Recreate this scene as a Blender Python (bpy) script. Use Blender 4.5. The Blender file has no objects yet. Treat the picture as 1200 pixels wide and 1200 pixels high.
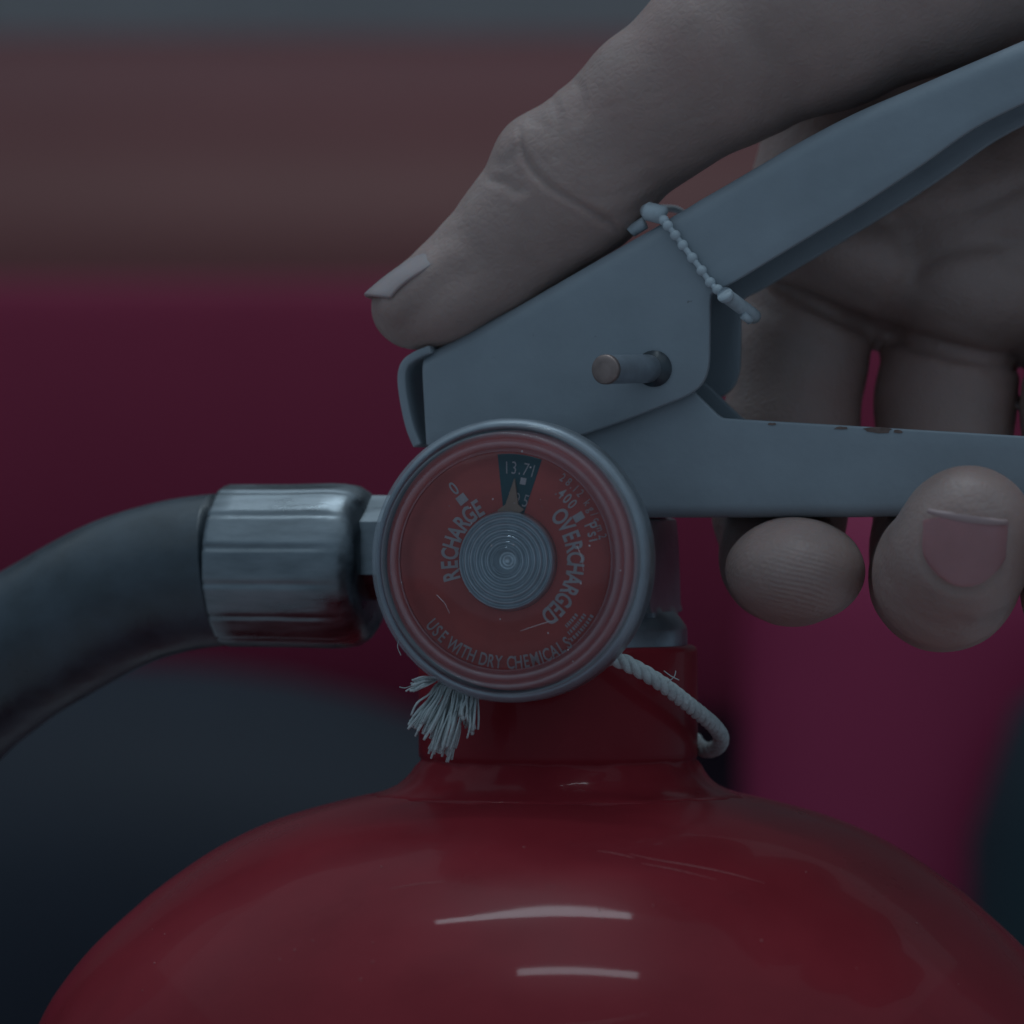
import bpy, bmesh, math, random
import numpy as np
from mathutils import Vector, Matrix
random.seed(7); np.random.seed(7)
S = bpy.context.scene
COL = S.collection

# ------------------------------------------------------------------ camera, light, exposure
D = 0.60                      # camera to the extinguisher's axis (m)
PX = 1e-4                     # one photo pixel (of 1200) at that distance
cam_d = bpy.data.cameras.new('camera'); cam = bpy.data.objects.new('camera', cam_d); COL.objects.link(cam)
cam.location = (0, -D, 0); cam.rotation_euler = (math.radians(90), 0, 0)
cam_d.sensor_width = 36; cam_d.lens = 36*D/(1200*PX); cam_d.clip_start = 0.02; cam_d.clip_end = 50
cam_d.dof.use_dof = True; cam_d.dof.focus_distance = D-0.017; cam_d.dof.aperture_fstop = 20.0; cam_d.dof.aperture_blades = 0
S.camera = cam
S.view_settings.view_transform = 'Standard'; S.view_settings.look = 'None'
S.view_settings.exposure = 0.40; S.view_settings.gamma = 1.0
W = bpy.data.worlds.new('World'); S.world = W; W.use_nodes = True
bg = W.node_tree.nodes['Background']; bg.inputs[0].default_value = (0.55, 0.78, 1.0, 1); bg.inputs[1].default_value = 0.205

def area(name, loc, target, sx, sy, radiance, color):
    l = bpy.data.lights.new(name, 'AREA'); l.shape = 'RECTANGLE'; l.size = sx; l.size_y = sy
    l.energy = radiance*math.pi*sx*sy                # a one-sided emitter of this radiance
    l.color = color
    o = bpy.data.objects.new(name, l); COL.objects.link(o); o.location = loc
    d = Vector(target)-Vector(loc)
    o.rotation_euler = d.to_track_quat('-Z', 'Y').to_euler()
    return o
COOL = (0.74, 0.90, 1.0)
area('overhead_fill', (0, 0.3, 1.75), (0, 0.3, 0), 4.2, 4.2, 0.17, COOL)  # added broad soft fill from above, stands for no fixture
area('ceiling_tube', (-0.06, 0.22, 1.10), (-0.06, 0.22, 0), 0.50, 0.045, 14.0, COOL)
area('ceiling_tube', (0.06, -0.08, 1.10), (0.06, -0.08, 0), 0.33, 0.040, 13.5, COOL)
area('ceiling_lamp', (0.84, 0.58, 1.10), (0.1, 0, 0), 0.20, 0.15, 5.0, COOL)

# ------------------------------------------------------------------ coordinates
YAW = math.radians(15); CA, SA = math.cos(YAW), math.sin(YAW)
AX = (654-600)*PX             # the extinguisher's axis
def P(px, py, y=0.0):         # photo position at depth y (m) -> world point
    k = PX*(D+y)/D
    return Vector(((px-600)*k, y, (600-py)*k))
def Lc(px, py, v):            # photo position on the extinguisher's own plane v -> its local point (u, v, w)
    r = (px-600)*PX/D
    u = (r*(D+v*CA)-AX-v*SA)/(CA+r*SA)
    Y = -u*SA+v*CA
    return Vector((u, v, (600-py)*PX*(D+Y)/D))

# ------------------------------------------------------------------ object helpers
def link(name, me, mat=None, parent=None):
    o = bpy.data.objects.new(name, me); COL.objects.link(o)
    if mat is not None and not me.materials: me.materials.append(mat)
    if parent is not None: o.parent = parent
    return o
def empty(name, loc=(0,0,0), rz=0):
    o = bpy.data.objects.new(name, None); COL.objects.link(o); o.location = loc; o.rotation_euler = (0,0,rz)
    o.empty_display_size = 0.02
    return o
def tag(o, label, cat=None, group=None, kind=None):
    if label: o['label'] = label
    if cat: o['category'] = cat
    if group: o['group'] = group
    if kind: o['kind'] = kind
    return o
def mesh(name, verts, faces, smooth=True):
    me = bpy.data.meshes.new(name); me.from_pydata([tuple(v) for v in verts], [], faces); me.update()
    if smooth: me.polygons.foreach_set('use_smooth', [True]*len(me.polygons))
    return me
def fixn(me):
    bm = bmesh.new(); bm.from_mesh(me); bmesh.ops.recalc_face_normals(bm, faces=bm.faces); bm.to_mesh(me); bm.free(); return me
def autosmooth(o, ang=35):
    me = o.data
    bm = bmesh.new(); bm.from_mesh(me)
    for e in bm.edges:
        e.smooth = not (len(e.link_faces) == 2 and e.calc_face_angle(0) > math.radians(ang))
    bm.to_mesh(me); bm.free()
def solid(o, t, bev=0.0002, off=1, seg=2):
    m = o.modifiers.new('thickness', 'SOLIDIFY'); m.thickness = t; m.offset = off; m.use_even_offset = False
    if bev:
        b = o.modifiers.new('edge', 'BEVEL'); b.width = bev; b.segments = seg; b.limit_method = 'ANGLE'; b.angle_limit = math.radians(50)
        b.harden_normals = False
def lathe(profile, n=96, axis='z', centre=(0,0,0), wob=None, caps=True):
    """profile: list of (r, h). axis 'z' turns round z; 'v' turns round the depth axis."""
    vs, fs = [], []
    for (r, h) in profile:
        for i in range(n):
            a = 2*math.pi*i/n
            rr = r*(wob(a, h) if wob else 1)
            c, s = rr*math.cos(a), rr*math.sin(a)
            if axis == 'z': vs.append((centre[0]+c, centre[1]+s, centre[2]+h))
            elif axis == 'v': vs.append((centre[0]+c, centre[1]+h, centre[2]+s))
            else: vs.append((centre[0]+h, centre[1]+c, centre[2]+s))
    m = len(profile)
    for j in range(m-1):
        for i in range(n):
            k = (i+1) % n
            fs.append((j*n+i, j*n+k, (j+1)*n+k, (j+1)*n+i))
    if caps and profile[0][0] > 1e-9: fs.append(tuple(range(n)))
    if caps and profile[-1][0] > 1e-9: fs.append(tuple((m-1)*n+i for i in range(n)))
    me = mesh('lathe', vs, fs)
    bm = bmesh.new(); bm.from_mesh(me); bmesh.ops.remove_doubles(bm, verts=bm.verts, dist=1e-7)
    bmesh.ops.recalc_face_normals(bm, faces=bm.faces); bm.to_mesh(me); bm.free()
    me.polygons.foreach_set('use_smooth', [True]*len(me.polygons))
    return me
def catmull(pts, n=6):
    pts = [Vector(p) for p in pts]; out = []
    for i in range(len(pts)-1):
        p0, p1, p2, p3 = pts[max(i-1,0)], pts[i], pts[i+1], pts[min(i+2,len(pts)-1)]
        for k in range(n):
            t = k/n
            out.append(0.5*((2*p1)+(p2-p0)*t+(2*p0-5*p1+4*p2-p3)*t*t+(3*p1-p0-3*p2+p3)*t**3))
    out.append(pts[-1]); return out
def tube(path, rad, n=16, cap=True, wob=None):
    path = [Vector(p) for p in path]; m = len(path)
    vs, fs = [], []
    nrm = None
    for i, p in enumerate(path):
        t = (path[min(i+1,m-1)]-path[max(i-1,0)]).normalized()
        if nrm is None:
            nrm = t.orthogonal().normalized()
        nrm = (nrm-t*nrm.dot(t)).normalized(); b = t.cross(nrm)
        r = rad(i/(m-1)) if callable(rad) else rad
        for k in range(n):
            a = 2*math.pi*k/n
            rr = r*(wob(a, i/(m-1)) if wob else 1)
            vs.append(p+nrm*(rr*math.cos(a))+b*(rr*math.sin(a)))
    for j in range(m-1):
        for k in range(n):
            q = (k+1) % n
            fs.append((j*n+k, j*n+q, (j+1)*n+q, (j+1)*n+k))
    if cap:
        fs.append(tuple(range(n-1, -1, -1))); fs.append(tuple((m-1)*n+k for k in range(n)))
    return vs, fs
class Acc:
    def __init__(s): s.v, s.f = [], []
    def add(s, vf):
        o = len(s.v); s.v += list(vf[0]); s.f += [tuple(i+o for i in f) for f in vf[1]]
    def mesh(s, name, smooth=True): return fixn(mesh(name, s.v, s.f, smooth))
def ball(c, rx, ry=None, rz=None, n=14, m=9):
    ry = ry or rx; rz = rz or rx; vs, fs = [], []
    for j in range(m+1):
        th = math.pi*j/m
        for i in range(n):
            a = 2*math.pi*i/n
            vs.append(Vector(c)+Vector((rx*math.sin(th)*math.cos(a), ry*math.sin(th)*math.sin(a), rz*math.cos(th))))
    for j in range(m):
        for i in range(n):
            k = (i+1) % n; fs.append((j*n+i, j*n+k, (j+1)*n+k, (j+1)*n+i))
    return vs, fs

# ------------------------------------------------------------------ materials
def mat(name, base, rough=0.5, metal=0.0, var=0.0, vscale=200, bump=0.0, bscale=800, spec=0.5, coat=0.0, coat_rough=0.05,
        sss=0.0, rvar=0.0, stretch=None, chips=None, detail=4):
    m = bpy.data.materials.new(name); m.use_nodes = True; nt = m.node_tree; N = nt.nodes; Lk = nt.links
    b = N['Principled BSDF']
    b.inputs['Base Color'].default_value = (*base, 1); b.inputs['Roughness'].default_value = rough
    b.inputs['Metallic'].default_value = metal; b.inputs['Specular IOR Level'].default_value = spec
    b.inputs['Coat Weight'].default_value = coat; b.inputs['Coat Roughness'].default_value = coat_rough
    if sss:
        b.inputs['Subsurface Weight'].default_value = sss; b.inputs['Subsurface Radius'].default_value = (1.0, .35, .2)
        b.inputs['Subsurface Scale'].default_value = 0.0018
    tc = N.new('ShaderNodeTexCoord'); mp = N.new('ShaderNodeMapping'); Lk.new(tc.outputs['Object'], mp.inputs[0])
    if stretch: mp.inputs['Scale'].default_value = stretch
    col = None
    if var or rvar:
        n = N.new('ShaderNodeTexNoise'); n.inputs['Scale'].default_value = vscale; n.inputs['Detail'].default_value = detail
        n.inputs['Roughness'].default_value = 0.6; Lk.new(mp.outputs[0], n.inputs['Vector'])
        if var:
            r = N.new('ShaderNodeValToRGB'); r.color_ramp.elements[0].position = .3; r.color_ramp.elements[1].position = .7
            r.color_ramp.elements[0].color = (*[c*(1-var) for c in base], 1); r.color_ramp.elements[1].color = (*[min(1, c*(1+var)) for c in base], 1)
            Lk.new(n.outputs[0], r.inputs[0]); col = r.outputs[0]
        if rvar:
            q = N.new('ShaderNodeMapRange'); q.inputs[1].default_value = .3; q.inputs[2].default_value = .7
            q.inputs[3].default_value = max(0, rough-rvar); q.inputs[4].default_value = rough+rvar
            Lk.new(n.outputs[0], q.inputs[0]); Lk.new(q.outputs[0], b.inputs['Roughness'])
    if chips:
        n2 = N.new('ShaderNodeTexNoise'); n2.inputs['Scale'].default_value = chips[0]; n2.inputs['Detail'].default_value = 5
        Lk.new(tc.outputs['Object'], n2.inputs['Vector'])
        r2 = N.new('ShaderNodeValToRGB'); r2.color_ramp.elements[0].position = chips[1]; r2.color_ramp.elements[1].position = chips[1]+.02
        Lk.new(n2.outputs[0], r2.inputs[0])
        mx = N.new('ShaderNodeMix'); mx.data_type = 'RGBA'; Lk.new(r2.outputs[0], mx.inputs[0])
        if col: Lk.new(col, mx.inputs[6])
        else: mx.inputs[6].default_value = (*base, 1)
        mx.inputs[7].default_value = (*chips[2], 1); col = mx.outputs[2]
    if col: Lk.new(col, b.inputs['Base Color'])
    if bump:
        n3 = N.new('ShaderNodeTexNoise'); n3.inputs['Scale'].default_value = bscale; n3.inputs['Detail'].default_value = 5
        Lk.new(mp.outputs[0], n3.inputs['Vector'])
        bp = N.new('ShaderNodeBump'); bp.inputs['Strength'].default_value = bump; bp.inputs['Distance'].default_value = 0.0004
        Lk.new(n3.outputs[0], bp.inputs['Height']); Lk.new(bp.outputs[0], b.inputs['Normal'])
    return m
M = {}
M['red'] = mat('red_gloss_paint', (.238, .022, .031), .30, 0, .14, 45, .06, 110, spec=.05, coat=.11, coat_rough=.05, rvar=.06)
M['grey'] = mat('grey_paint', (.285, .322, .358), .40, 0, .07, 120, .14, 700, spec=.45, chips=(420, .735, (.19, .20, .21)), rvar=.08)
M['steel'] = mat('worn_steel', (.225, .25, .27), .36, 1, .26, 500, .14, 700, rvar=.12, stretch=(.25, 1, 1))
M['bezel'] = mat('gauge_bezel', (.34, .37, .40), .38, .85, .10, 300, .06, 400, rvar=.08)
M['valve'] = mat('valve_metal', (.23, .265, .30), .34, .75, .15, 300, .12, 500)
M['brass'] = mat('dull_copper', (.30, .225, .205), .42, .7, .2, 500, .2, 700)
M['coil'] = mat('brushed_aluminium', (.60, .64, .67), .28, .9, .08, 500, .06, 900)
M['chip'] = mat('rusty_chip', (.17, .115, .10), .8, 0, .3, 2000)
M['rubber'] = mat('black_rubber', (.030, .044, .058), .36, 0, .40, 130, .35, 240, spec=.8, rvar=.10)
M['dial'] = mat('dial_red_print', (.62, .105, .088), .6, 0, .14, 160, 0, spec=.3, chips=(900, .74, (.45, .30, .30)))
M['green'] = mat('dial_green_print', (.030, .105, .125), .6, 0, .08, 200, spec=.3)
M['print'] = mat('pale_dial_print', (.62, .55, .56), .6, 0, .10, 500, spec=.3)
M['needle'] = mat('tan_needle', (.46, .30, .22), .5, 0, .1, 300)
M['cord'] = mat('white_cotton_cord', (.55, .60, .60), .9, 0, .15, 900, .5, 3000, spec=.1)
M['plastic'] = mat('grey_clear_plastic', (.50, .56, .60), .35, 0, .12, 600, .05, 900, spec=.5)
M['nail'] = mat('fingernail', (.42, .205, .21), .30, 0, .08, 200, .05, 900, spec=.5, sss=.3)
M['thumbnail'] = mat('thumb_nail', (.40, .315, .31), .40, 0, .06, 200, .05, 900, spec=.5, sss=.3)
M['wall'] = mat('grey_wall', (.27, .25, .25), .9, 0, .1, 3)
M['floor'] = mat('concrete_floor', (.50, .46, .47), .7, 0, .2, 5)
M['backred'] = mat('background_red_with_sheen', (.140, .037, .040), .45, 0, .10, 8, spec=.5)  # red greyed in its base colour to carry the overhead sheen
M['lower_red'] = mat('background_crimson_panel', (.265, .026, .066), .6, 0, .06, 8, spec=.25)
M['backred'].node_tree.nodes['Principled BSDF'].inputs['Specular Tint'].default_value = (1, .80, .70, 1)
M['backred2'] = mat('background_extinguisher_red', (.26, .024, .072), .55, 0, .06, 8, spec=.2)
M['plinth'] = mat('dark_plinth', (.045, .020, .042), .7, 0, .15, 10)
M['pin'] = mat('pin_steel', (.30, .33, .37), .35, .5, .12, 400, .1, 900)
M['black'] = mat('background_black_rubber', (.010, .014, .024), .6, 0, .2, 10, spec=.3)

def worn_edges(m, col, amount):
    nt = m.node_tree; N = nt.nodes; Lk = nt.links; b = N['Principled BSDF']
    g = N.new('ShaderNodeNewGeometry'); rp = N.new('ShaderNodeValToRGB'); rp.color_ramp.elements[0].position = .53; rp.color_ramp.elements[1].position = .60
    Lk.new(g.outputs['Pointiness'], rp.inputs[0])
    n = N.new('ShaderNodeTexNoise'); n.inputs['Scale'].default_value = 350; Lk.new(g.outputs['Position'], n.inputs['Vector'])
    mu = N.new('ShaderNodeMath'); mu.operation = 'MULTIPLY'; Lk.new(rp.outputs[0], mu.inputs[0]); Lk.new(n.outputs[0], mu.inputs[1])
    m2 = N.new('ShaderNodeMath'); m2.operation = 'MULTIPLY'; Lk.new(mu.outputs[0], m2.inputs[0]); m2.inputs[1].default_value = amount
    mx = N.new('ShaderNodeMix'); mx.data_type = 'RGBA'; Lk.new(m2.outputs[0], mx.inputs[0]); Lk.new(b.inputs['Base Color'].links[0].from_socket, mx.inputs[6])
    mx.inputs[7].default_value = (*col, 1); Lk.new(mx.outputs[2], b.inputs['Base Color'])
worn_edges(M['grey'], (.50, .52, .54), 1.3)

def skin_material():
    m = mat('skin', (.405, .283, .252), .46, 0, .12, 90, 0, spec=.42, sss=.35, rvar=.08)
    nt = m.node_tree; N = nt.nodes; Lk = nt.links; b = N['Principled BSDF']
    tc = N.new('ShaderNodeTexCoord')
    v = N.new('ShaderNodeTexVoronoi'); v.feature = 'DISTANCE_TO_EDGE'; v.inputs['Scale'].default_value = 1100; Lk.new(tc.outputs['Object'], v.inputs['Vector'])
    n = N.new('ShaderNodeTexNoise'); n.inputs['Scale'].default_value = 420; n.inputs['Detail'].default_value = 6; Lk.new(tc.outputs['Object'], n.inputs['Vector'])
    ad = N.new('ShaderNodeMath'); ad.operation = 'MULTIPLY_ADD'; Lk.new(v.outputs[0], ad.inputs[0]); ad.inputs[1].default_value = .55; Lk.new(n.outputs[0], ad.inputs[2])
    bp = N.new('ShaderNodeBump'); bp.inputs['Strength'].default_value = .55; bp.inputs['Distance'].default_value = .0003
    # fingerprint ridges round the index fingertip
    ge = N.new('ShaderNodeNewGeometry')
    wv = N.new('ShaderNodeTexWave'); wv.bands_direction = 'Z'; wv.inputs['Scale'].default_value = 560; wv.inputs['Distortion'].default_value = 5.0
    wv.inputs['Detail'].default_value = 1; wv.inputs['Detail Scale'].default_value = .25
    rot = N.new('ShaderNodeMapping'); rot.inputs['Rotation'].default_value = (0, math.radians(-14), 0)
    Lk.new(ge.outputs['Position'], rot.inputs[0]); Lk.new(rot.outputs[0], wv.inputs['Vector'])
    ds = N.new('ShaderNodeVectorMath'); ds.operation = 'DISTANCE'; ds.inputs[1].default_value = tuple(P(948, 692, -.023)); Lk.new(ge.outputs['Position'], ds.inputs[0])
    mr = N.new('ShaderNodeMapRange'); mr.inputs[1].default_value = .002; mr.inputs[2].default_value = .0075; mr.inputs[3].default_value = .24; mr.inputs[4].default_value = 0
    Lk.new(ds.outputs['Value'], mr.inputs[0])
    wm = N.new('ShaderNodeMath'); wm.operation = 'MULTIPLY_ADD'; Lk.new(wv.outputs['Fac'], wm.inputs[0]); Lk.new(mr.outputs[0], wm.inputs[1]); Lk.new(ad.outputs[0], wm.inputs[2])
    Lk.new(wm.outputs[0], bp.inputs['Height']); Lk.new(bp.outputs[0], b.inputs['Normal'])
    # freckles / redder blotches
    n2 = N.new('ShaderNodeTexNoise'); n2.inputs['Scale'].default_value = 45; n2.inputs['Detail'].default_value = 3; Lk.new(tc.outputs['Object'], n2.inputs['Vector'])
    rp = N.new('ShaderNodeValToRGB'); rp.color_ramp.elements[0].position = .5; rp.color_ramp.elements[1].position = .72
    rp.color_ramp.elements[1].color = (.55, .55, .55, 1); Lk.new(n2.outputs[0], rp.inputs[0])
    mx = N.new('ShaderNodeMix'); mx.data_type = 'RGBA'
    src = b.inputs['Base Color'].links[0].from_socket
    Lk.new(rp.outputs[0], mx.inputs[0]); Lk.new(src, mx.inputs[6]); mx.inputs[7].default_value = (.37, .20, .175, 1)
    Lk.new(mx.outputs[2], b.inputs['Base Color'])
    return m
M['skin'] = skin_material()

def lens_material():
    m = bpy.data.materials.new('clear_gauge_lens'); m.use_nodes = True; nt = m.node_tree; N = nt.nodes; Lk = nt.links
    out = N['Material Output']; N.remove(N['Principled BSDF'])
    tr = N.new('ShaderNodeBsdfTransparent'); tr.inputs[0].default_value = (.90, .92, .94, 1)
    gl = N.new('ShaderNodeBsdfGlossy'); gl.inputs[0].default_value = (.9, .95, 1, 1); gl.inputs['Roughness'].default_value = .10
    fr = N.new('ShaderNodeFresnel'); fr.inputs[0].default_value = 1.5
    mx = N.new('ShaderNodeMixShader'); Lk.new(fr.outputs[0], mx.inputs[0]); Lk.new(tr.outputs[0], mx.inputs[1]); Lk.new(gl.outputs[0], mx.inputs[2])
    Lk.new(mx.outputs[0], out.inputs[0])
    return m
M['lens'] = lens_material()
def rim_material(opac, rough):
    m = mat('frosted_clear_rim', (.50, .55, .60), rough, 0, .10, 500, .05, 700, spec=.7, rvar=.08)
    nt = m.node_tree; N = nt.nodes; Lk = nt.links; b = N['Principled BSDF']
    tr = N.new('ShaderNodeBsdfTransparent'); tr.inputs[0].default_value = (.92, .94, .96, 1)
    mx = N.new('ShaderNodeMixShader'); mx.inputs[0].default_value = opac
    Lk.new(tr.outputs[0], mx.inputs[1]); Lk.new(b.outputs[0], mx.inputs[2]); Lk.new(mx.outputs[0], N['Material Output'].inputs[0])
    return m
M['rim'] = rim_material(.36, .16)
M['rim2'] = rim_material(.28, .07)

# ------------------------------------------------------------------ the setting behind, out of focus
FLOOR = -0.46
def quad(name, pts, m, kind='structure'):
    o = link(name, mesh(name, pts, [(0,1,2,3)], False), m); o['kind'] = kind; return o
quad('floor', [(-4,-3,FLOOR),(4,-3,FLOOR),(4,4,FLOOR),(-4,4,FLOOR)], M['floor'])
tag(quad('wall', [(-4,3.0,FLOOR-.01),(4,3.0,FLOOR-.01),(4,3.0,3),(-4,3.0,3)], M['wall']), 'plain grey wall far behind', None)

def bg_tank():
    t = empty('red_tank', (0, 1.0, FLOOR))
    tag(t, 'blurred long red horizontal tank across the background', 'tank')
    zc = .055-FLOOR; R = .094
    prof = [(0,-1.3),(R*.5,-1.29),(R*.85,-1.26),(R,-1.2),(R,1.2),(R*.85,1.26),(R*.5,1.29),(0,1.3)]
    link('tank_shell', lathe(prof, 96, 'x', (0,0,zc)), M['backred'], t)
    zt = zc-R*.80
    c = [(x, y, z) for x in (-1.25,1.25) for y in (.0,.08) for z in (0, zt)]
    p = link('plinth', fixn(mesh('plinth', c, [(0,1,3,2),(4,5,7,6),(0,1,5,4),(2,3,7,6),(0,2,6,4),(1,3,7,5)], False)), M['plinth'], t)
    b = p.modifiers.new('edge', 'BEVEL'); b.width = .006; b.segments = 3
    return t, zc
_t, _zc = bg_tank()
# added panel: plain red lower half without the painted sheen, bent under to darken
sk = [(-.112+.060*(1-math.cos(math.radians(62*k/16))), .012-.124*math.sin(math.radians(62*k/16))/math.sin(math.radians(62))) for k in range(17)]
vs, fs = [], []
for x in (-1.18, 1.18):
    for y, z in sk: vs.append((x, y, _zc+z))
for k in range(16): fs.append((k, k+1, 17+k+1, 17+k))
o = link('added_lower_panel', mesh('lower_red', vs, fs), M['lower_red'], _t); solid(o, .012, .003, 0)
def bg_ext():
    t = empty('fire_extinguisher', (.100, .62, FLOOR))
    tag(t, 'blurred red extinguisher cylinder standing behind the raised fingers', 'fire extinguisher')
    top = .012-FLOOR
    link('cylinder_body', lathe([(0,0),(.040,0),(.045,.006),(.045,top-.04),(.041,top-.02),(.028,top-.006),(.014,top),(0,top)], 64), M['backred2'], t)
bg_ext()
def bg_dark():
    t = empty('black_canister', (.183, .55, FLOOR))
    tag(t, 'blurred dark green black canister at the right edge of the background', 'canister')
    top = -.024-FLOOR
    link('canister_body', lathe([(0,0),(.075,0),(.08,.006),(.08,top-.05),(.07,top-.02),(.045,top),(0,top)], 64), mat('background_dark_green', (.010,.026,.034), .6, 0, spec=.3), t)
    t = empty('rubber_tyre', (-.0975, .70, FLOOR))
    tag(t, 'blurred black rubber tyre in the dark lower left behind the hose', 'tyre')
    vs, fs = [], []; n, m = 64, 20
    R0, r0 = .140, .071
    for i in range(n):
        a = 2*math.pi*i/n
        for j in range(m):
            b = 2*math.pi*j/m; rr = R0+r0*math.cos(b)
            vs.append((rr*math.cos(a), r0*.8*math.sin(b), R0+r0+rr*math.sin(a)))
    for i in range(n):
        for j in range(m):
            fs.append((i*m+j, ((i+1)%n)*m+j, ((i+1)%n)*m+(j+1)%m, i*m+(j+1)%m))
    link('tyre_tread', fixn(mesh('tyre', vs, fs)), M['black'], t)
    link('wheel_disc', lathe([(0,-.02),(.075,-.02),(.08,0),(.075,.02),(0,.02)], 48, 'v', (0,0,R0+r0)), M['black'], t)
bg_dark()

# ------------------------------------------------------------------ the fire extinguisher
EX = empty('fire_extinguisher', (AX, 0, 0), -YAW)
tag(EX, 'glossy red fire extinguisher in focus with grey lever, round pressure gauge and black hose', 'fire extinguisher')
def zz(py): return (600-py)*PX
body = [(200,928),(228,933),(262,941),(312,955),(357,972),(407,998),(457,1032),(492,1060),(546,1110),(586,1160),(608,1200),(632,1260),(646,1320),(652,1400),(654,1500)]
prof = [(.0001, zz(926))]
pts = catmull([Vector((r*PX, 0, zz(y))) for r, y in body], 5)
prof += [(p.x, p.z) for p in pts] + [(654*PX, FLOOR+.012), (648*PX, FLOOR+.004), (635*PX, FLOOR+.001), (0, FLOOR+.001)]
link('cylinder_body', lathe(prof, 160), M['red'], EX)
neck = [(120,757),(150,755.5),(158,756),(162,758.5),(163.5,763),(163.5,880),(163,886),(161,888.5),(162,891),(168,898),(173,906),(180,914),(190,921),(203,927),(222,932.5),(215,940)]
def weld(a, h):
    if not zz(936) < h < zz(889): return 1.0
    return 1+.010*(math.sin(7*a+1+h*900)*.6+math.sin(17*a-h*2500)*.5+math.sin(29*a+2)*.3)
link('neck_collar', lathe([(r*PX, zz(y)) for r, y in neck], 200, wob=weld), M['red'], EX)
# scuffs and specks that sit on the paint of the dome
from mathutils.bvhtree import BVHTree
_dome = [o for o in EX.children if o.name.startswith('cylinder_body')][0]
_bm = bmesh.new(); _bm.from_mesh(_dome.data); _bvh = BVHTree.FromBMesh(_bm); _bm.free()
EXI = (Matrix.Translation(EX.location) @ Matrix.Rotation(-YAW, 4, 'Z')).inverted()
def on_dome(px, py):
    o = EXI @ Vector((0, -D, 0)); p = EXI @ P(px, py, 0); h = _bvh.ray_cast(o, (p-o).normalized())
    return h[0]+h[1]*.00001 if h[0] else None
M['scuff'] = mat('pale_scuff', (.40, .12, .12), .6, 0, .3, 2000)
for path, rad in ((((738,1001),(770,1008),(812,1015),(856,1024),(896,1035)), .00008), (((752,1012),(790,1019),(840,1031)), .00006), (((700,997),(724,1001),(744,1006)), .00006), (((640,1203),(700,1199),(760,1188)), .00005), (((455,1042),(490,1036),(522,1033)), .00005)):
    pts = [on_dome(*q) for q in path]
    if None in pts: continue
    vs_, fs_ = tube(catmull(pts, 5), lambda t: rad*(.25+.75*math.sin(math.pi*min(.97, max(.03, t)))), 6)
    link('scuff', fixn(mesh('scuff', vs_, fs_)), M['scuff'], _dome)
sp = Acc()
for k in range(26):
    q = on_dome(random.uniform(120,1130), random.uniform(985,1190))
    if q: sp.add(ball(q, random.uniform(.00006,.00016), n=6, m=4))
tag(link('dust_specks', sp.mesh('dust'), M['scuff'], _dome), None, None, None, 'stuff')
def valve_wob(a, h):
    if h < zz(716) or h > zz(606): return 1.0
    n = 11.0
    return min(1.16, .985/(abs(math.cos(a))**n+abs(math.sin(a))**n)**(1/n))
vb = [(60,585),(64,606.5),(120,606.8),(126,609),(127,614),(129,640),(131,708),(133,716),(142,722),(150,733),(151.5,738),(151.5,756.5),(140,757)]
o = link('valve_body', lathe([(r*PX, zz(y)) for r, y in vb], 160, wob=valve_wob), M['valve'], EX); autosmooth(o, 40)

# U-channels: pairs of top/bottom points along the near plate, swept across the depth
def channel(pairs, vn, vf, bend, open_down=True, nb=5):
    """pairs of (edge point on the bend side, free edge point) in (u, w)."""
    vs, fs = [], []; cols = None
    for (T, B) in pairs:
        T = Vector(T); B = Vector(B); d = (B-T).normalized()
        row = [Vector((B.x, vn, B.y))]
        for q in (.75, .5, .25): 
            p = T+d*bend+(B-T-d*bend)*q; row.append(Vector((p.x, vn, p.y)))
        for k in range(nb+1):
            a = math.pi/2*k/nb
            p = T+d*bend*(1-math.sin(a)); row.append(Vector((p.x, vn+bend*(1-math.cos(a)), p.y)))
        for q in (.33, .66):
            row.append(Vector((T.x, vn+bend+(vf-vn-2*bend)*q, T.y)))
        for k in range(nb+1):
            a = math.pi/2*(1-k/nb)
            p = T+d*bend*(1-math.sin(a)); row.append(Vector((p.x, vf-bend*(1-math.cos(a)), p.y)))
        for q in (.25, .5, .75):
            p = T+d*bend+(B-T-d*bend)*q; row.append(Vector((p.x, vf, p.y)))
        row.append(Vector((B.x, vf, B.y)))
        cols = len(row); vs += row
    for i in range(len(pairs)-1):
        for j in range(cols-1):
            fs.append((i*cols+j, (i+1)*cols+j, (i+1)*cols+j+1, i*cols+j+1))
    return mesh('channel', vs, fs)
VN, VF = -.0090, .0085
lev = [((493,416),(499,522)),((520,401),(540,531)),((560,380),(600,529)),((600,359),(660,516)),((640,336),(720,497)),((690,307),(780,474)),((730,284),(804,464)),
       ((757,269),(821,451)),((772,260),(829.5,430)),((786,251),(831,395)),((802,242),(832,352)),((818,232),(836,343)),((840,219.5),(860,330)),((880,196),(905,303)),((940,161),(965,267)),((1000,130),(1020,233)),
       ((1060,104),(1080,193)),((1120,78),(1140,151)),((1200,44),(1210,116)),((1300,2),(1300,78)),((1400,-38),(1400,30)),((1440,-50),(1437,12))]
def dens(pairs, n):
    A = catmull([Lc(*p[0], VN) for p in pairs], n); B = catmull([Lc(*p[1], VN) for p in pairs], n)
    return [((a.x, a.z), (b.x, b.z)) for a, b in zip(A, B)]
lever = link('squeeze_lever', channel(dens(lev, 4), VN, VF, .0022), M['grey'], EX)
solid(lever, .0011, .00025, -1)
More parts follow.
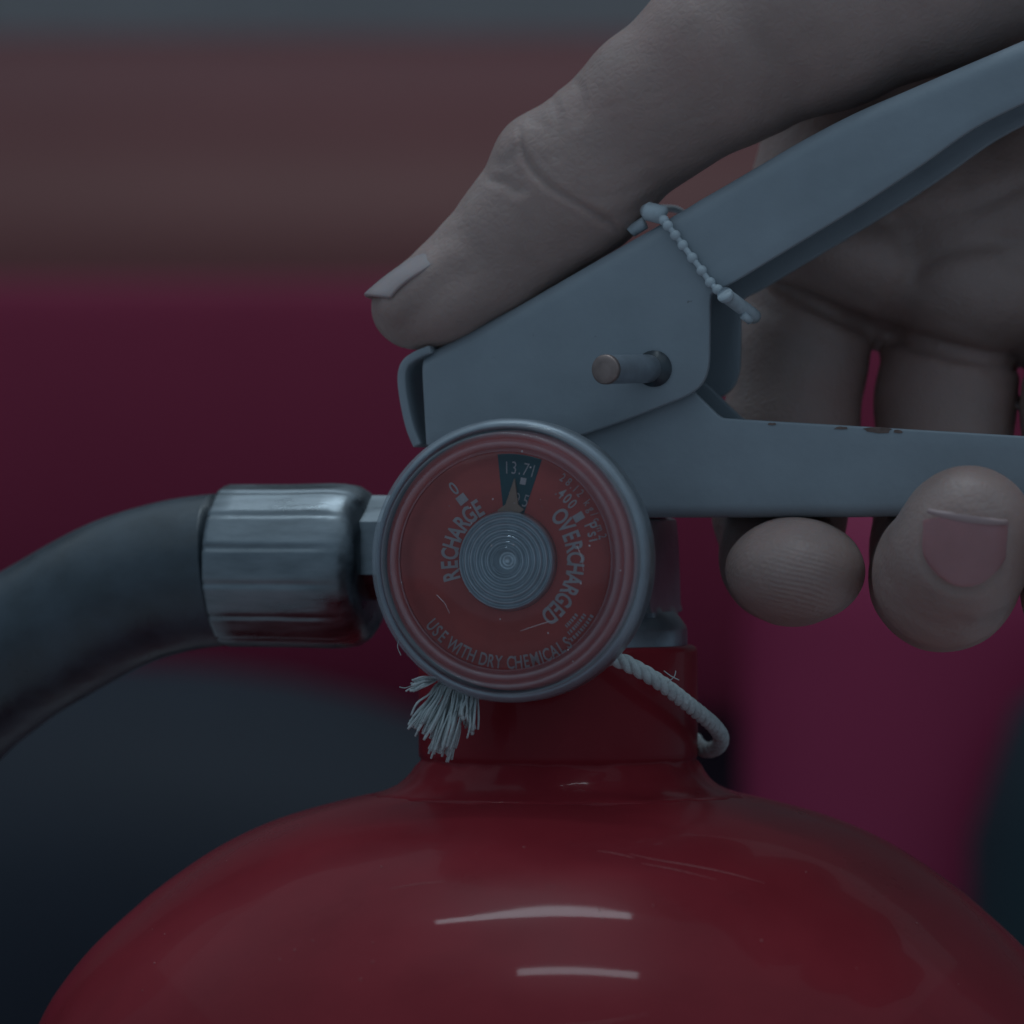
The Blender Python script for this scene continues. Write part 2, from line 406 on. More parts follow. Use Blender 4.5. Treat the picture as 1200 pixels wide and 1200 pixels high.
# nose of the lever: the front end of the sheet bent down, standing clear of the near plate
ns = catmull([Lc(x, y, VN) for x, y in ((505,409),(488,416),(475,426),(470.5,442),(473,468),(480,500),(489,523))], 5)
vs, fs = [], []
for p in ns:
    for k in range(5): vs.append((p.x, VN-.0002+(VF-VN)*k/4, p.z))
for i in range(len(ns)-1):
    for k in range(4): fs.append((i*5+k, i*5+k+1, (i+1)*5+k+1, (i+1)*5+k))
nose = link('lever_nose', mesh('nose', vs, fs), M['grey'], lever); solid(nose, .0010, .0003, 0)
# carrying handle: channel open to the top
HN, HF = -.0072, .0060
hp = [((620,606),(620,440)),((690,606.5),(700,440)),((760,606.5),(790,440)),((790,606.5),(806,452)),((800,606.5),(815,461)),((803,606.5),(818,464)),((832,606.5),(840,485.5)),((838,606.5),(846,489.5)),((850,606.5),(856,490.5)),
      ((900,606.5),(905,493.5)),((1000,606),(1000,499)),((1100,604.5),(1100,505)),((1200,602),(1200,511)),((1320,599),(1320,518)),((1440,596),(1440,526))]
hh = [((Lc(*a, HN).x, Lc(*a, HN).z), (Lc(*b, HN).x, Lc(*b, HN).z)) for a, b in hp]
handle = link('carry_handle', channel(hh, HN, HF, .0016), M['grey'], EX); solid(handle, .0012, .0003, 1, 3)
for (x, y, w, h) in ((985,501.5,9,2.2),(1030,504,20,3.4),(1052,505.5,7,2.2),(905,497,5,1.8)):
    n_ = 12; c = Lc(x, y, HN-.00006); vs = []
    for i in range(n_):
        a = 2*math.pi*i/n_; q = random.uniform(.6, 1.15); vs.append((c.x+w*PX*q*math.cos(a), c.y, c.z+h*PX*q*math.sin(a)))
    vs += [(a, b+.0003, c2) for a, b, c2 in vs]
    link('paint_chip', fixn(mesh('chip', vs, [tuple(range(n_)), tuple(range(2*n_-1, n_-1, -1))]+[(i, (i+1)%n_, n_+(i+1)%n_, n_+i) for i in range(n_)], False)), M['chip'], handle)
# pivot pin, standing out of the lever at a slant
pa = Lc(764, 432, VN+.001); pb = Lc(709, 433, VN-.0105)
acc = Acc(); d = (pb-pa)
acc.add(tube([pa, pa+d*.5, pb-d.normalized()*.0003], .00165, 28, True))
pin = link('pivot_pin', acc.mesh('pin'), M['pin'], EX); autosmooth(pin)
acc = Acc(); dn = d.normalized()
acc.add(tube([pb-dn*.0006, pb, pb+dn*.0002, pb+dn*.00022], lambda t: (.0017,.0017,.00155,.0009)[min(3,int(t*3+.5))], 28))
link('pin_end', acc.mesh('pin_end'), M['brass'], pin)
acc = Acc(); c = Lc(766, 432, VN-.0002); acc.add(tube([c+Vector((0,-.0001,0)), c+Vector((0,.0008,0))], .0021, 28)); 
link('pin_hole', acc.mesh('pin_hole'), M['rubber'], lever)

# hose side: ferrule, nut, hose
fc = Lc(340, 663, 0)
def fer(a, h):
    g = 0
    for k in range(14):
        da = (a-(2*math.pi*k/14+.22)+math.pi) % (2*math.pi)-math.pi
        g = max(g, math.exp(-(da/.035)**2))
    t = (a-.22) % (2*math.pi/14)-(math.pi/14)
    flat = math.cos(math.pi/14)/math.cos(t)           # ten flats
    w = min(1, max(0, (.0085-h)/.0035))
    return (1+(flat-1)*.8*w)*(1-.032*g*w)
u0, u1 = Lc(243,663,0).x-fc.x+.0022, Lc(440,663,0).x-fc.x-.0002
fp = [(.0070,u0+.0004),(.0088,u0),(.0096,u0+.0002),(.0098,u0+.0008),(.0098,u0+.003),(.0098,0),(.0099,u1-.0050),(.0098,u1-.0036),(.0095,u1-.0020),(.0089,u1-.0010),(.0080,u1-.0003),(.0066,u1)]
fer_o = link('hose_ferrule', lathe(fp, 240, 'x', tuple(fc), fer), M['steel'], EX)
nc = Lc(440, 642, 0)
nu = Acc()
hexr = .0062
vs, fs = [], []
rings = [(u1-.0006+fc.x, .9), (u1-.0002+fc.x, 1), (fc.x+u1+.0042, 1), (fc.x+u1+.0046, .93)]
for (uu, k) in rings:
    for i in range(6):
        a = math.pi/6+math.pi/3*i+.0; vs.append((uu, hexr*k*math.cos(a), nc.z+hexr*1.0*k*math.sin(a)))
for j in range(3):
    for i in range(6): fs.append((j*6+i, j*6+(i+1)%6, (j+1)*6+(i+1)%6, (j+1)*6+i))
fs += [tuple(range(6)), tuple(range(18,24))]
link('hose_nut', fixn(mesh('nut', vs, fs, False)), M['steel'], EX)
nip = Acc(); nip.add(tube([Vector((fc.x+u1+.004, 0, nc.z)), Vector((-.006, 0, nc.z))], .0048, 24)); link('hose_nipple', nip.mesh('nipple'), M['valve'], EX)
hpth = catmull([Lc(x, y, v) for x, y, v in ((262,667,0),(205,675,.0),(140,695,0),(70,732,.001),(0,776,.002),(-70,838,.003),(-125,925,.004),(-160,1040,.004),(-175,1200,.004),(-178,1500,.004),(-170,2200,.004),(-160,3200,.004))], 10)
hacc = Acc(); hacc.add(tube(hpth, .0091, 40)); link('hose', hacc.mesh('hose'), M['rubber'], EX)

# ------------------------------------------------------------------ pressure gauge
GC = Lc(595, 657, -.0255)
cu, cw = GC.x, GC.z
k_ = 0.957*PX                                      # one photo pixel at the dial's distance
bez = [(.0050,-.0130),(.0052,-.0185),(.0100,-.0192),(.0150,-.0196),(.0155,-.0200),(.0159,-.0206),(.0160,-.0214),(.0160,-.0236),(.01585,-.0243),(.0155,-.0248),(.01525,-.0249),(.01505,-.0246),(.0149,-.0240),(.0149,-.0226),(.0130,-.0226)]
gauge = link('pressure_gauge', lathe(bez, 160, 'v', (cu, 0, cw)), M['bezel'], EX)
dialm = [(0,-.0252),(.0126,-.0252),(.0132,-.0251),(.0139,-.0247),(.0146,-.0240),(.0147,-.0230)]
link('dial', lathe(dialm, 128, 'v', (cu, 0, cw)), M['dial'], gauge)
lensm = [(.01225,-.0262),(.01225,-.0268),(.0120,-.0270),(.006,-.0271),(0,-.0271)]
link('lens', lathe(lensm, 128, 'v', (cu, 0, cw), caps=False), M['lens'], gauge)
rim = [(.0160,-.0236),(.01602,-.0246),(.0159,-.0256),(.0156,-.0263),(.0152,-.0267),(.01495,-.0267),(.0148,-.0262)]
rp_ = catmull([Vector((a, 0, b)) for a, b in rim], 3)
link('outer_rim', lathe([(p.x, p.z) for p in rp_], 160, 'v', (cu, 0, cw), caps=False), M['rim'], gauge)
rim = [(.0148,-.0262),(.01470,-.0256),(.01455,-.0262),(.0144,-.0271),(.0141,-.0273),(.01385,-.0269),(.0137,-.0259),(.01355,-.0260),(.0134,-.0268),(.0131,-.0271),(.0128,-.0268),(.01265,-.0260),(.0125,-.0261),(.01235,-.0269),(.01225,-.0268)]
rp_ = catmull([Vector((a, 0, b)) for a, b in rim], 3)
link('lens_rim', lathe([(p.x, p.z) for p in rp_], 160, 'v', (cu, 0, cw), caps=False), M['rim2'], gauge)
sp = Acc()
for k in range(26):
    a = random.uniform(0, 6.28); q = .0138*math.sqrt(random.random())
    sp.add(ball((cu+q*math.cos(a), -.02715, cw+q*math.sin(a)), random.uniform(.00004,.00011), n=6, m=4))
tag(link('lens_dust', sp.mesh('lens_dust'), M['print'], gauge), None, None, None, 'stuff')
for (x0, y0, x1, y1) in ((-82,-40,-66,-62),(20,-82,58,-70),(88,18,96,-12)):
    p0, p1 = Vector((cu+x0*k_, -.02713, cw+y0*k_)), Vector((cu+x1*k_, -.02713, cw+y1*k_))
    vs_, fs_ = tube([p0, (p0+p1)/2+Vector((.0002,0,.0001)), p1], .00003, 5); link('lens_scratch', fixn(mesh('scratch', vs_, fs_)), M['print'], gauge)
coil = [(0,-.02535),(.0004,-.02535),(.00055,-.0256),(.0007,-.02535),(.0011,-.02535),(.00125,-.0262)]
for i in range(84):
    r = .0014+(.0054-.0014)*i/83
    coil.append((r, -.0263+(r-.0014)*.09-.0005*abs(math.cos((r-.0014)/(.0054-.0014)*math.pi*6))**.7))
coil += [(.0056,-.0258),(.0057,-.0252)]
link('coil_cap', lathe(coil, 96, 'v', (cu, 0, cw)), M['coil'], gauge)
def dialpoint(x, y, lift=.00006): return Vector((cu+x*k_, -.0252-lift, cw+y*k_))   # x right, y up in photo pixels from the centre
def wedge(a0, a1, r0, r1, lift=.00005, n=10):
    vs, fs = [], []
    for i in range(n+1):
        a = math.radians(a0+(a1-a0)*i/n)
        for r in (r0, r1): vs.append(dialpoint(r*math.sin(a), r*math.cos(a), lift))
    for i in range(n): fs.append((2*i, 2*i+2, 2*i+3, 2*i+1))
    return mesh('wedge', vs, fs, False)
link('green_zone', wedge(-6, 19, 30, 125.5), M['green'], gauge)
nv = [dialpoint(*p, .0006) for p in ((-9,57),(-12,59),(-2,66),(9,97),(13,66),(20,60),(15,56))]
nb_ = [v+Vector((0,.0003,0)) for v in nv]
nf = [tuple(range(7)), tuple(range(13,6,-1))]+[(i,(i+1)%7,7+(i+1)%7,7+i) for i in range(7)]
link('needle', fixn(mesh('needle', nv+nb_, nf, False)), M['needle'], gauge)
# lettering: every word a thin raised print
_chars = {}
def glyph(ch, bold):
    if (ch, bold) in _chars: return _chars[(ch, bold)]
    c = bpy.data.curves.new('glyph', 'FONT'); c.body = ch; c.align_x = 'CENTER'; c.size = 1; c.offset = bold; c.resolution_u = 4
    o = bpy.data.objects.new('glyph', c); COL.objects.link(o)
    dg = bpy.context.evaluated_depsgraph_get(); me = bpy.data.meshes.new_from_object(o.evaluated_get(dg))
    v = [tuple(x.co) for x in me.vertices]; f = [tuple(p.vertices) for p in me.polygons]
    bpy.data.objects.remove(o); bpy.data.curves.remove(c); bpy.data.meshes.remove(me)
    _chars[(ch, bold)] = (v, f); return v, f
def arc_text(s, rbase, a0, a1, height, condense=.72, bold=.012, inward=False):
    """letters spread clockwise from a0 to a1 (degrees from 12 o'clock); tops outward, or towards the centre if inward."""
    a = Acc(); sc = height/.70
    wid = {'I': .5, 'i': .45, '.': .4, ' ': .55, '1': .75, '/': .6, 'W': 1.3, 'M': 1.25, 'm': 1.3}
    ws = [wid.get(ch, 1) for ch in s]; tot = sum(ws); acc_ = 0
    for ch, w in zip(s, ws):
        t = (acc_+w/2)/tot; acc_ += w
        if ch == ' ': continue
        ang = math.radians(a0+(a1-a0)*t)
        up = Vector((math.sin(ang), math.cos(ang))); right = Vector((math.cos(ang), -math.sin(ang)))
        if inward: up, right = -up, -right
        base = Vector((math.sin(ang), math.cos(ang)))*rbase
        v, f = glyph(ch, bold)
        a.add(([dialpoint(*(base+right*(x*sc*condense)+up*(y*sc)), .00010) for x, y, z in v], f))
    return link('lettering', a.mesh('lettering', False), M['print'], gauge)
arc_text('RECHARGE', 62, 250, 334, 20, .68, .026)
arc_text('OVERCHARGED', 72, 46, 147, 20, .68, .026)
arc_text('USE WITH DRY CHEMICALS', 127, 233, 141, 15, .66, .016, inward=True)
arc_text('0', 100, 318, 326, 16)
arc_text('400', 96, 37, 52, 13)
arc_text('Psi', 101, 65, 78, 15)
arc_text('28.12 kg/cm2', 113, 32, 78, 10, bold=.0)
arc_text('13.71', 102, -3, 18, 15, bold=-.008)
arc_text('195', 66, -2, 21, 15, bold=-.01)
def bar(ang, r0, r1, w):
    a = math.radians(ang); d = Vector((math.sin(a), math.cos(a))); n = Vector((d.y, -d.x))
    return [dialpoint(*(d*r+n*s), .0001) for r, s in ((r0,-w),(r0,w),(r1,w),(r1,-w))]
acc = Acc()
for ang, r0, r1, w in ((322,86,97,6),(59,93,106,4.5),(11,91,99,3.5)): acc.add((bar(ang, r0, r1, w), [(0,1,2,3)]))
link('scale_mark', acc.mesh('marks', False), M['print'], gauge)
acc = Acc()                                        # the small print at lower right, too fine to read
for row, (r, a0, a1) in enumerate(((120,122,140),(112,124,139),(104,127,138))):
    x = a0
    while x < a1:
        w_ = random.uniform(1.0, 2.0); acc.add(([dialpoint(rr*math.sin(math.radians(q)), rr*math.cos(math.radians(q)), .0001) for rr, q in ((r-2.2,x),(r+2.2,x),(r+2.2,x+w_*.7),(r-2.2,x+w_*.7))], [(0,1,2,3)])); x += w_+.3
link('small_print', acc.mesh('small_print', False), M['print'], gauge)

# ------------------------------------------------------------------ hand: one continuous surface from a distance field
def build_hand():
    h = .45                                           # grid step, mm
    lo = np.array([-23., -46., -30.]); hi = np.array([122., 62., 84.])
    nx, ny, nz = [int(v) for v in np.ceil((hi-lo)/h)]
    F = np.full((nx, ny, nz), 50., np.float32)
    gx = (lo[0]+h*np.arange(nx)).astype(np.float32); gy = (lo[1]+h*np.arange(ny)).astype(np.float32); gz = (lo[2]+h*np.arange(nz)).astype(np.float32)
    def Q(p): return np.array(P(p[0], p[1], p[2]*1e-3))*1e3
    def sub(mn, mx, pad):
        s = []
        for i, g in enumerate((gx, gy, gz)):
            a = max(0, int((mn[i]-pad-lo[i])/h)); b = min(len(g), int((mx[i]+pad-lo[i])/h)+2)
            s.append(slice(a, b))
        return tuple(s)
    def blend(sl, d, k, G):
        A = G[sl]
        if k <= 0: G[sl] = np.minimum(A, d); return
        hh = np.clip(.5+.5*(A-d)/k, 0, 1); G[sl] = A*(1-hh)+d*hh-k*hh*(1-hh)
    def cone(a, b, k, G, flat=None):
        """tapered capsule between (px, py, y mm, r mm) points; flat = scale of its depth radius"""
        A, B = Q(a), Q(b); ra, rb = a[3], b[3]; pad = k+2
        mn = np.minimum(A-ra, B-rb); mx = np.maximum(A+ra, B+rb); sl = sub(mn, mx, pad)
        X = gx[sl[0]][:,None,None]; Y = gy[sl[1]][None,:,None]; Z = gz[sl[2]][None,None,:]
        BA = B-A; L2 = float(BA@BA)+1e-9
        t = np.clip(((X-A[0])*BA[0]+(Y-A[1])*BA[1]+(Z-A[2])*BA[2])/L2, 0, 1)
        dx = X-A[0]-BA[0]*t; dy = Y-A[1]-BA[1]*t; dz = Z-A[2]-BA[2]*t
        if flat: dy = dy/flat
        d = np.sqrt(dx*dx+dy*dy+dz*dz)-(ra+(rb-ra)*t)
        blend(sl, d.astype(np.float32), k, G)
    def ell(c, rad, k, G, roll=0):
        C = Q(c); R = np.array(rad, float); m = R.max(); sl = sub(C-m, C+m, k+2)
        X = gx[sl[0]][:,None,None]-C[0]; Y = gy[sl[1]][None,:,None]-C[1]; Z = gz[sl[2]][None,None,:]-C[2]
        cr, sr = math.cos(roll), math.sin(roll)
        x2 = (X*cr+Z*sr)/R[0]; z2 = (-X*sr+Z*cr)/R[2]; y2 = Y/R[1]
        q = np.sqrt(x2*x2+y2*y2+z2*z2)
        q2 = np.sqrt((x2/R[0])**2+(y2/R[1])**2+(z2/R[2])**2)+1e-6
        blend(sl, (q*(q-1)/q2).astype(np.float32), k, G)
    def chain(pts, k, G, flat=None):
        for a, b in zip(pts[:-1], pts[1:]): cone(a, b, k, G, flat)
    # thumb
    T = np.full_like(F, 50.)
    chain([(481,361,-2,4.6),(512,345,-2,4.8),(545,322,-2,5.3),(580,297,-2,6.4),(618,258,-2.5,7.0),(664,216,-3,8.0),(700,184,-3.5,8.2),(770,122,-5,8.8),(850,66,-6,10.2),(960,6,-7,12.0),(1080,-44,-6,12.6),(1220,-104,-2,14.0)], 2.2, T)
    ell((622,180,-2.5), (3.8,6.0,3.8), 3.0, T)          # knuckle
    ell((540,354,-2.5), (6.6,6.2,3.9), 3.0, T, .50)      # pad pressed on the lever
    ell((690,226,-5), (6.6,6.0,5.2), 3.0, T, .6)         # fold under the joint
    cone((466,356,-5.6,2.2), (536,309,-5.8,2.6), 1.2, T)
    cone((590,322,-3,3.9), (700,245,-4.5,4.4), 3.0, T)
    F = np.minimum(F, T)
    # palm, web and wrist
    Pm = np.full_like(F, 50.)
    chain([(1220,-100,2,15),(1330,20,16,21),(1480,60,18,25),(1800,40,20,24)], 5, Pm)
    chain([(1080,-30,8,10),(1000,110,17,9.0),(960,230,19,8.5)], 5, Pm)      # web and side of the index finger
    ell((1130,255,15), (22,14,12), 4, Pm, -.30)
    ell((985,296,11), (12.5,11.5,6.8), 1.8, Pm, -.42)
    ell((1135,335,10.5), (10.5,11.5,8.2), 1.8, Pm, -.28)
    ell((1027,378,17), (5,6,3.2), 1.5, Pm)
    ell((1290,380,9), (9,11,7.5), 1.8, Pm, -.28)
    ell((1270,250,20), (20,16,20), 6, Pm)
    ell((1050,210,22), (14,12,14), 5, Pm)
    hh = np.clip(.5+.5*(F-Pm)/5., 0, 1); F = F*(1-hh)+Pm*hh-5.*hh*(1-hh)
    # fingers
    def finger(pts, k=1.6, join=2.0):
        G = np.full_like(F, 50.); chain(pts, k, G); return G
    I = finger([(1000,240,24,8.2),(945,330,19,8.3),(934,420,14,8.3),(926,520,10,8.0),(914,600,6,7.7),(916,656,-1,6.9),(930,670,-10,6.2)])
    ell((932,669,-13.5), (8.0,10.0,6.15), 1.5, I)
    Md = finger([(1150,300,24,8.4),(1116,390,18,8.3),(1108,470,11,8.2),(1104,570,6,8.1),(1104,650,0,8.2),(1106,676,-11,8.3),(1110,672,-22,8.1),(1126,645,-27.5,7.7),(1135,622,-29,7.3)])
    Rg = finger([(1320,330,18,9),(1290,420,16,8.8),(1284,480,6,8.6),(1283,580,3,8.3),(1284,660,-4,8.4),(1287,690,-16,8.5),(1290,670,-27,8.0),(1304,635,-33,7.6)])
    Lt = finger([(1460,340,16,8),(1450,430,8,7.6),(1447,520,2,7.4),(1448,630,-6,7.4),(1450,660,-18,7.2),(1455,630,-30,6.8)])
    for G, k in ((I,1.3),(Md,1.3),(Rg,1.6),(Lt,1.6)):
        # blend with the palm only above the handle; fingers stay apart below
        k = np.where(gz > 24, k, np.where(gz > 20, .9, np.where(gz > 15, .4, .08))).astype(np.float32)[None,None,:]
        hh = np.clip(.5+.5*(F-G)/k, 0, 1); F = F*(1-hh)+G*hh-k*hh*(1-hh)
    # ---- surface nets
    ins = F < 0
    cs = np.zeros((nx-1,ny-1,nz-1), np.int8)
    offs = [(i,j,k) for i in (0,1) for j in (0,1) for k in (0,1)]
    for i,j,k in offs: cs += ins[i:nx-1+i, j:ny-1+j, k:nz-1+k]
    act = (cs > 0) & (cs < 8)
    ci = np.argwhere(act); idx = np.full(act.shape, -1, np.int32); idx[act] = np.arange(len(ci))
    pos = np.zeros((len(ci),3)); cnt = np.zeros(len(ci))
    vals = {o: F[ci[:,0]+o[0], ci[:,1]+o[1], ci[:,2]+o[2]] for o in offs}
    for a in offs:
        for ax in range(3):
            if a[ax]: continue
            b = list(a); b[ax] = 1; b = tuple(b)
            fa, fb = vals[a], vals[b]; m = (fa < 0) != (fb < 0)
            t = np.where(m, fa/np.where(m, fa-fb, 1), 0)
            p = np.array(a, float)[None,:].repeat(len(ci),0); p[:,ax] += t
            pos += p*m[:,None]; cnt += m
    V = lo+h*(ci+pos/cnt[:,None])
    quads = []
    for ax in range(3):
        sl0 = [slice(None)]*3; sl1 = [slice(None)]*3; sl0[ax] = slice(0,-1); sl1[ax] = slice(1,None)
        ch = ins[tuple(sl0)] != ins[tuple(sl1)]; e = np.argwhere(ch)
        o1, o2 = [(1,2),(2,0),(0,1)][ax]
        ok = (e[:,o1] > 0) & (e[:,o2] > 0) & (e[:,o1] < F.shape[o1]-1) & (e[:,o2] < F.shape[o2]-1); e = e[ok]
        def cell(d1, d2):
            c = e.copy(); c[:,o1] -= d1; c[:,o2] -= d2; return idx[c[:,0], c[:,1], c[:,2]]
        q = np.stack([cell(1,1), cell(0,1), cell(0,0), cell(1,0)], 1)
        fl = ~ins[e[:,0], e[:,1], e[:,2]]; q[fl] = q[fl][:, ::-1]
        quads.append(q)
    quads = np.concatenate(quads)
    E = np.concatenate([quads[:,[0,1]], quads[:,[1,2]], quads[:,[2,3]], quads[:,[3,0]]])
    n = len(V); deg = np.bincount(E[:,0], minlength=n)+np.bincount(E[:,1], minlength=n)
    def lap(U):
        s = np.zeros_like(U)
        for c in range(U.shape[1]): s[:,c] = np.bincount(E[:,0], U[E[:,1],c], n)+np.bincount(E[:,1], U[E[:,0],c], n)
        return s/deg[:,None]-U
    for it in range(8): V = V+.55*lap(V); V = V-.56*lap(V)
    # normals
    def normals(V):
        fn = np.cross(V[quads[:,2]]-V[quads[:,0]], V[quads[:,3]]-V[quads[:,1]]); N = np.zeros_like(V)
        for c in range(4):
            for d in range(3): N[:,d] += np.bincount(quads[:,c], fn[:,d], n)
        return N/(np.linalg.norm(N,axis=1,keepdims=True)+1e-12)
    N = normals(V)
    # ---- skin folds: grooves carved into the surface facing this side
    sx = 600+V[:,0]/(D*1e3+V[:,1])*D*1e3*10; sy = 600-V[:,2]/(D*1e3+V[:,1])*D*1e3*10
    disp = np.zeros(n)
    def crease(pts, depth, w, ymin=-99, ymax=99, lip=.25):
        depth *= .62
        pp = catmull([Vector((x,y,0)) for x, y in pts], 6)
        dmin = np.full(n, 1e9); 
        near = (V[:,1] > ymin) & (V[:,1] < ymax) & (N[:,1] < .35)
        for i, (a, b) in enumerate(zip(pp[:-1], pp[1:])):
            bx, by = b.x-a.x, b.y-a.y; t = np.clip(((sx-a.x)*bx+(sy-a.y)*by)/(bx*bx+by*by+1e-9), 0, 1)
            f = (i+.5)/(len(pp)-1); fade = min(1, 4*min(f, 1-f)+.15)
            dmin = np.minimum(dmin, np.hypot(sx-a.x-bx*t, sy-a.y-by*t)+(1-fade)*w*1.3)
        nonlocal disp
        disp = disp+near*depth*(-np.exp(-(dmin/w)**2)+lip*np.exp(-((dmin-2.1*w)/(1.1*w))**2))
    # thumb joint
    crease([(609,150),(615,185),(640,215),(672,236),(712,260),(725,272)], .75, 4.2, lip=.2)
    crease([(571,211),(590,213),(602,222),(618,222)], .42, 6)
    crease([(583,197),(600,185),(606,172)], .22, 6)
    crease([(648,112),(655,140),(652,170),(655,190)], .22, 6)
    crease([(676,95),(684,120),(676,150)], .20, 6)
    crease([(622,140),(640,150),(634,170)], .18, 6)
    crease([(660,222),(700,232),(742,222),(770,205)], .12, 5)
    crease([(640,232),(690,258),(735,250),(790,215)], .14, 5)
    for k in range(9):
        x0 = 690+random.uniform(-10,90); y0 = 150+random.uniform(-50,60)
        crease([(x0,y0),(x0+40,y0-8),(x0+85,y0-26)], .07, 4)
    crease([(605,325),(640,300),(690,270),(715,262)], .10, 9)
    for k in range(6):
        x0 = 850+k*45; crease([(x0,60-k*12),(x0+10,95-k*12),(x0+4,130-k*14)], .12, 9)
    # palm and fingers
    crease([(880,318),(930,345),(985,370),(1028,388),(1075,404),(1130,415),(1200,436)], 1.3, 9, -8, 60)
    crease([(960,285),(1020,262),(1090,255),(1160,235),(1230,200)], .45, 10, -5, 60)
    crease([(1030,372),(1060,330),(1100,300),(1160,285),(1230,278)], .45, 9, -5, 60)
    crease([(930,240),(1000,238),(1060,215),(1120,180)], .3, 9, -5, 60)
    crease([(1100,420),(1140,425),(1185,452)], .35, 8, -5, 60)
    crease([(875,352),(920,372),(980,398)], .22, 8, -5, 60)
    # nail bed of the middle finger
    crease([(1084,606),(1083,640),(1090,672),(1112,688),(1138,690),(1160,684),(1176,664),(1180,606)], .38, 5, -60, -20)
    crease([(1075,725),(1105,732),(1140,726)], .15, 6, -60, -12)
    # fingerprint ridges on the index tip
    tip = np.exp(-(((sx-955)/52)**2+((sy-685)/24)**2))*(V[:,1] < -5)*(N[:,1] < 0)
    disp += .0*tip*np.sin((sy-.22*(sx-930)+.0035*(sx-930)**2)*.9)
    V = V+N*disp[:,None]
    # slow unevenness of flesh
    def wav(f, s): return np.sin(V[:,0]*f+s)*np.sin(V[:,1]*f*1.1+2*s)*np.sin(V[:,2]*f*.9+3*s)
    V = V+N*((wav(.55,1.3)*.08+wav(1.3,.4)*.03)[:,None])
    me = bpy.data.meshes.new('hand'); me.vertices.add(n); me.vertices.foreach_set('co', (V*1e-3).astype(np.float32).ravel())
    nq = len(quads); me.loops.add(nq*4); me.polygons.add(nq)
    me.loops.foreach_set('vertex_index', quads.astype(np.int32).ravel()); me.polygons.foreach_set('loop_start', np.arange(0, nq*4, 4, dtype=np.int32))
    me.polygons.foreach_set('use_smooth', np.ones(nq, bool)); me.update(calc_edges=True); me.validate()
    return me
person = empty('person', P(1000, 150, 0))
tag(person, 'bare hand squeezing the grey lever, thumb on top and fingers round the handle', 'person')
hand = link('hand', build_hand(), M['skin'], person); hand.matrix_parent_inverse = Matrix.Translation(-person.location)

# nails: arched plates bedded in the flesh
def nail_plate(name, base, tip, nrm, half_w, r_arc, m, tipr=.0009, sag=.0006, baser=.0022, taper=.20):
    base, tip, nrm = Vector(base), Vector(tip), Vector(nrm).normalized()
    d = (tip-base); Ln = d.length; d.normalize(); nrm = (nrm-d*nrm.dot(d)).normalized(); b = d.cross(nrm)
    vs, fs = [], []; ns_, nt_ = 14, 14
    for i in range(ns_+1):
        s = i/ns_
        hw = half_w*(1-taper+taper*math.sin(min(1, s*2.2)*math.pi/2))
        for j in range(nt_+1):
            t = -1+2*j/nt_
            ang = t*hw/r_arc
            rnd_b = baser*(t*t)*(1-s)**2        # cuticle end rounded
            rnd_t = -tipr*(t*t)*s**3
            off = s*Ln+rnd_b+rnd_t
            p = base+d*off+b*(r_arc*math.sin(ang))-nrm*(r_arc*(1-math.cos(ang)))-nrm*(sag*(2*s-1)**2)
            vs.append(p)
    for i in range(ns_):
        for j in range(nt_):
            a = i*(nt_+1)+j; fs.append((a, a+1, a+nt_+2, a+nt_+1))
    o = link(name, mesh(name, vs, fs), m, hand)
    solid(o, .0005, .00015, 0); return o
tn = nail_plate('thumb_nail', P(534,274,-.0030), P(424,341,-.0030), Vector((-.54,.06,.83)), .0054, .0060, M['thumbnail'], tipr=.0024, sag=.0007)
fn = nail_plate('finger_nail', P(1131,688,-.0356), P(1135,606,-.0373), Vector((.03,-1,.14)), .0051, .0068, M['nail'], sag=.0004)
ft = nail_plate('nail_free_edge', P(1134.5,611,-.03708), P(1135.5,605,-.03722), Vector((.03,-1,.14)), .0047, .0068, mat('nail_edge', (.44, .30, .29), .45), sag=.0001, baser=0, taper=0, tipr=.0006)

# ------------------------------------------------------------------ cord round the neck
cord = empty('cord', P(760, 800, -.016))
tag(cord, 'white twisted cotton cord with a frayed end tied below the gauge', 'cord')
def cpart(name, me, m): 
    o = link(name, me, m, cord); o.matrix_parent_inverse = Matrix.Translation(-cord.location); return o
cp = catmull([P(x, y, d*1e-3) for x, y, d in ((556,798,-18.2),(600,780,-19.5),(660,768,-20.0),(715,771,-19.6),(745,783,-19.0),(775,801,-17.4),(800,820,-14.5),(820,836,-11.0),(837,851,-7),(845,864,-3.5),(841,875,0),(828,879,3.0),(817,872,5.5),(806,858,8),(770,850,13),(700,846,17.5),(620,846,17.5))], 14)
cpn = len(cp); plen = [0]
for a, b in zip(cp[:-1], cp[1:]): plen.append(plen[-1]+(b-a).length)
for k in range(3):
    line = []
    for i, p in enumerate(cp):
        t = (cp[min(i+1,cpn-1)]-cp[max(i-1,0)]).normalized(); n1 = t.cross(Vector((0,1,.3))).normalized(); n2 = t.cross(n1)
        a = plen[i]/.0042*2*math.pi+k*2*math.pi/3
        line.append(p+(n1*math.cos(a)+n2*math.sin(a))*.00045)
    a_ = Acc(); a_.add(tube(line, .00052, 10)); cpart('ply', a_.mesh('ply'), M['cord'])
tufts = [((508,796),(524,792),(478,812),(484,800),18), ((514,800),(534,802),(476,850),(500,866),30), ((528,802),(548,804),(504,882),(530,892),34), ((544,804),(557,800),(538,852),(556,864),22)]
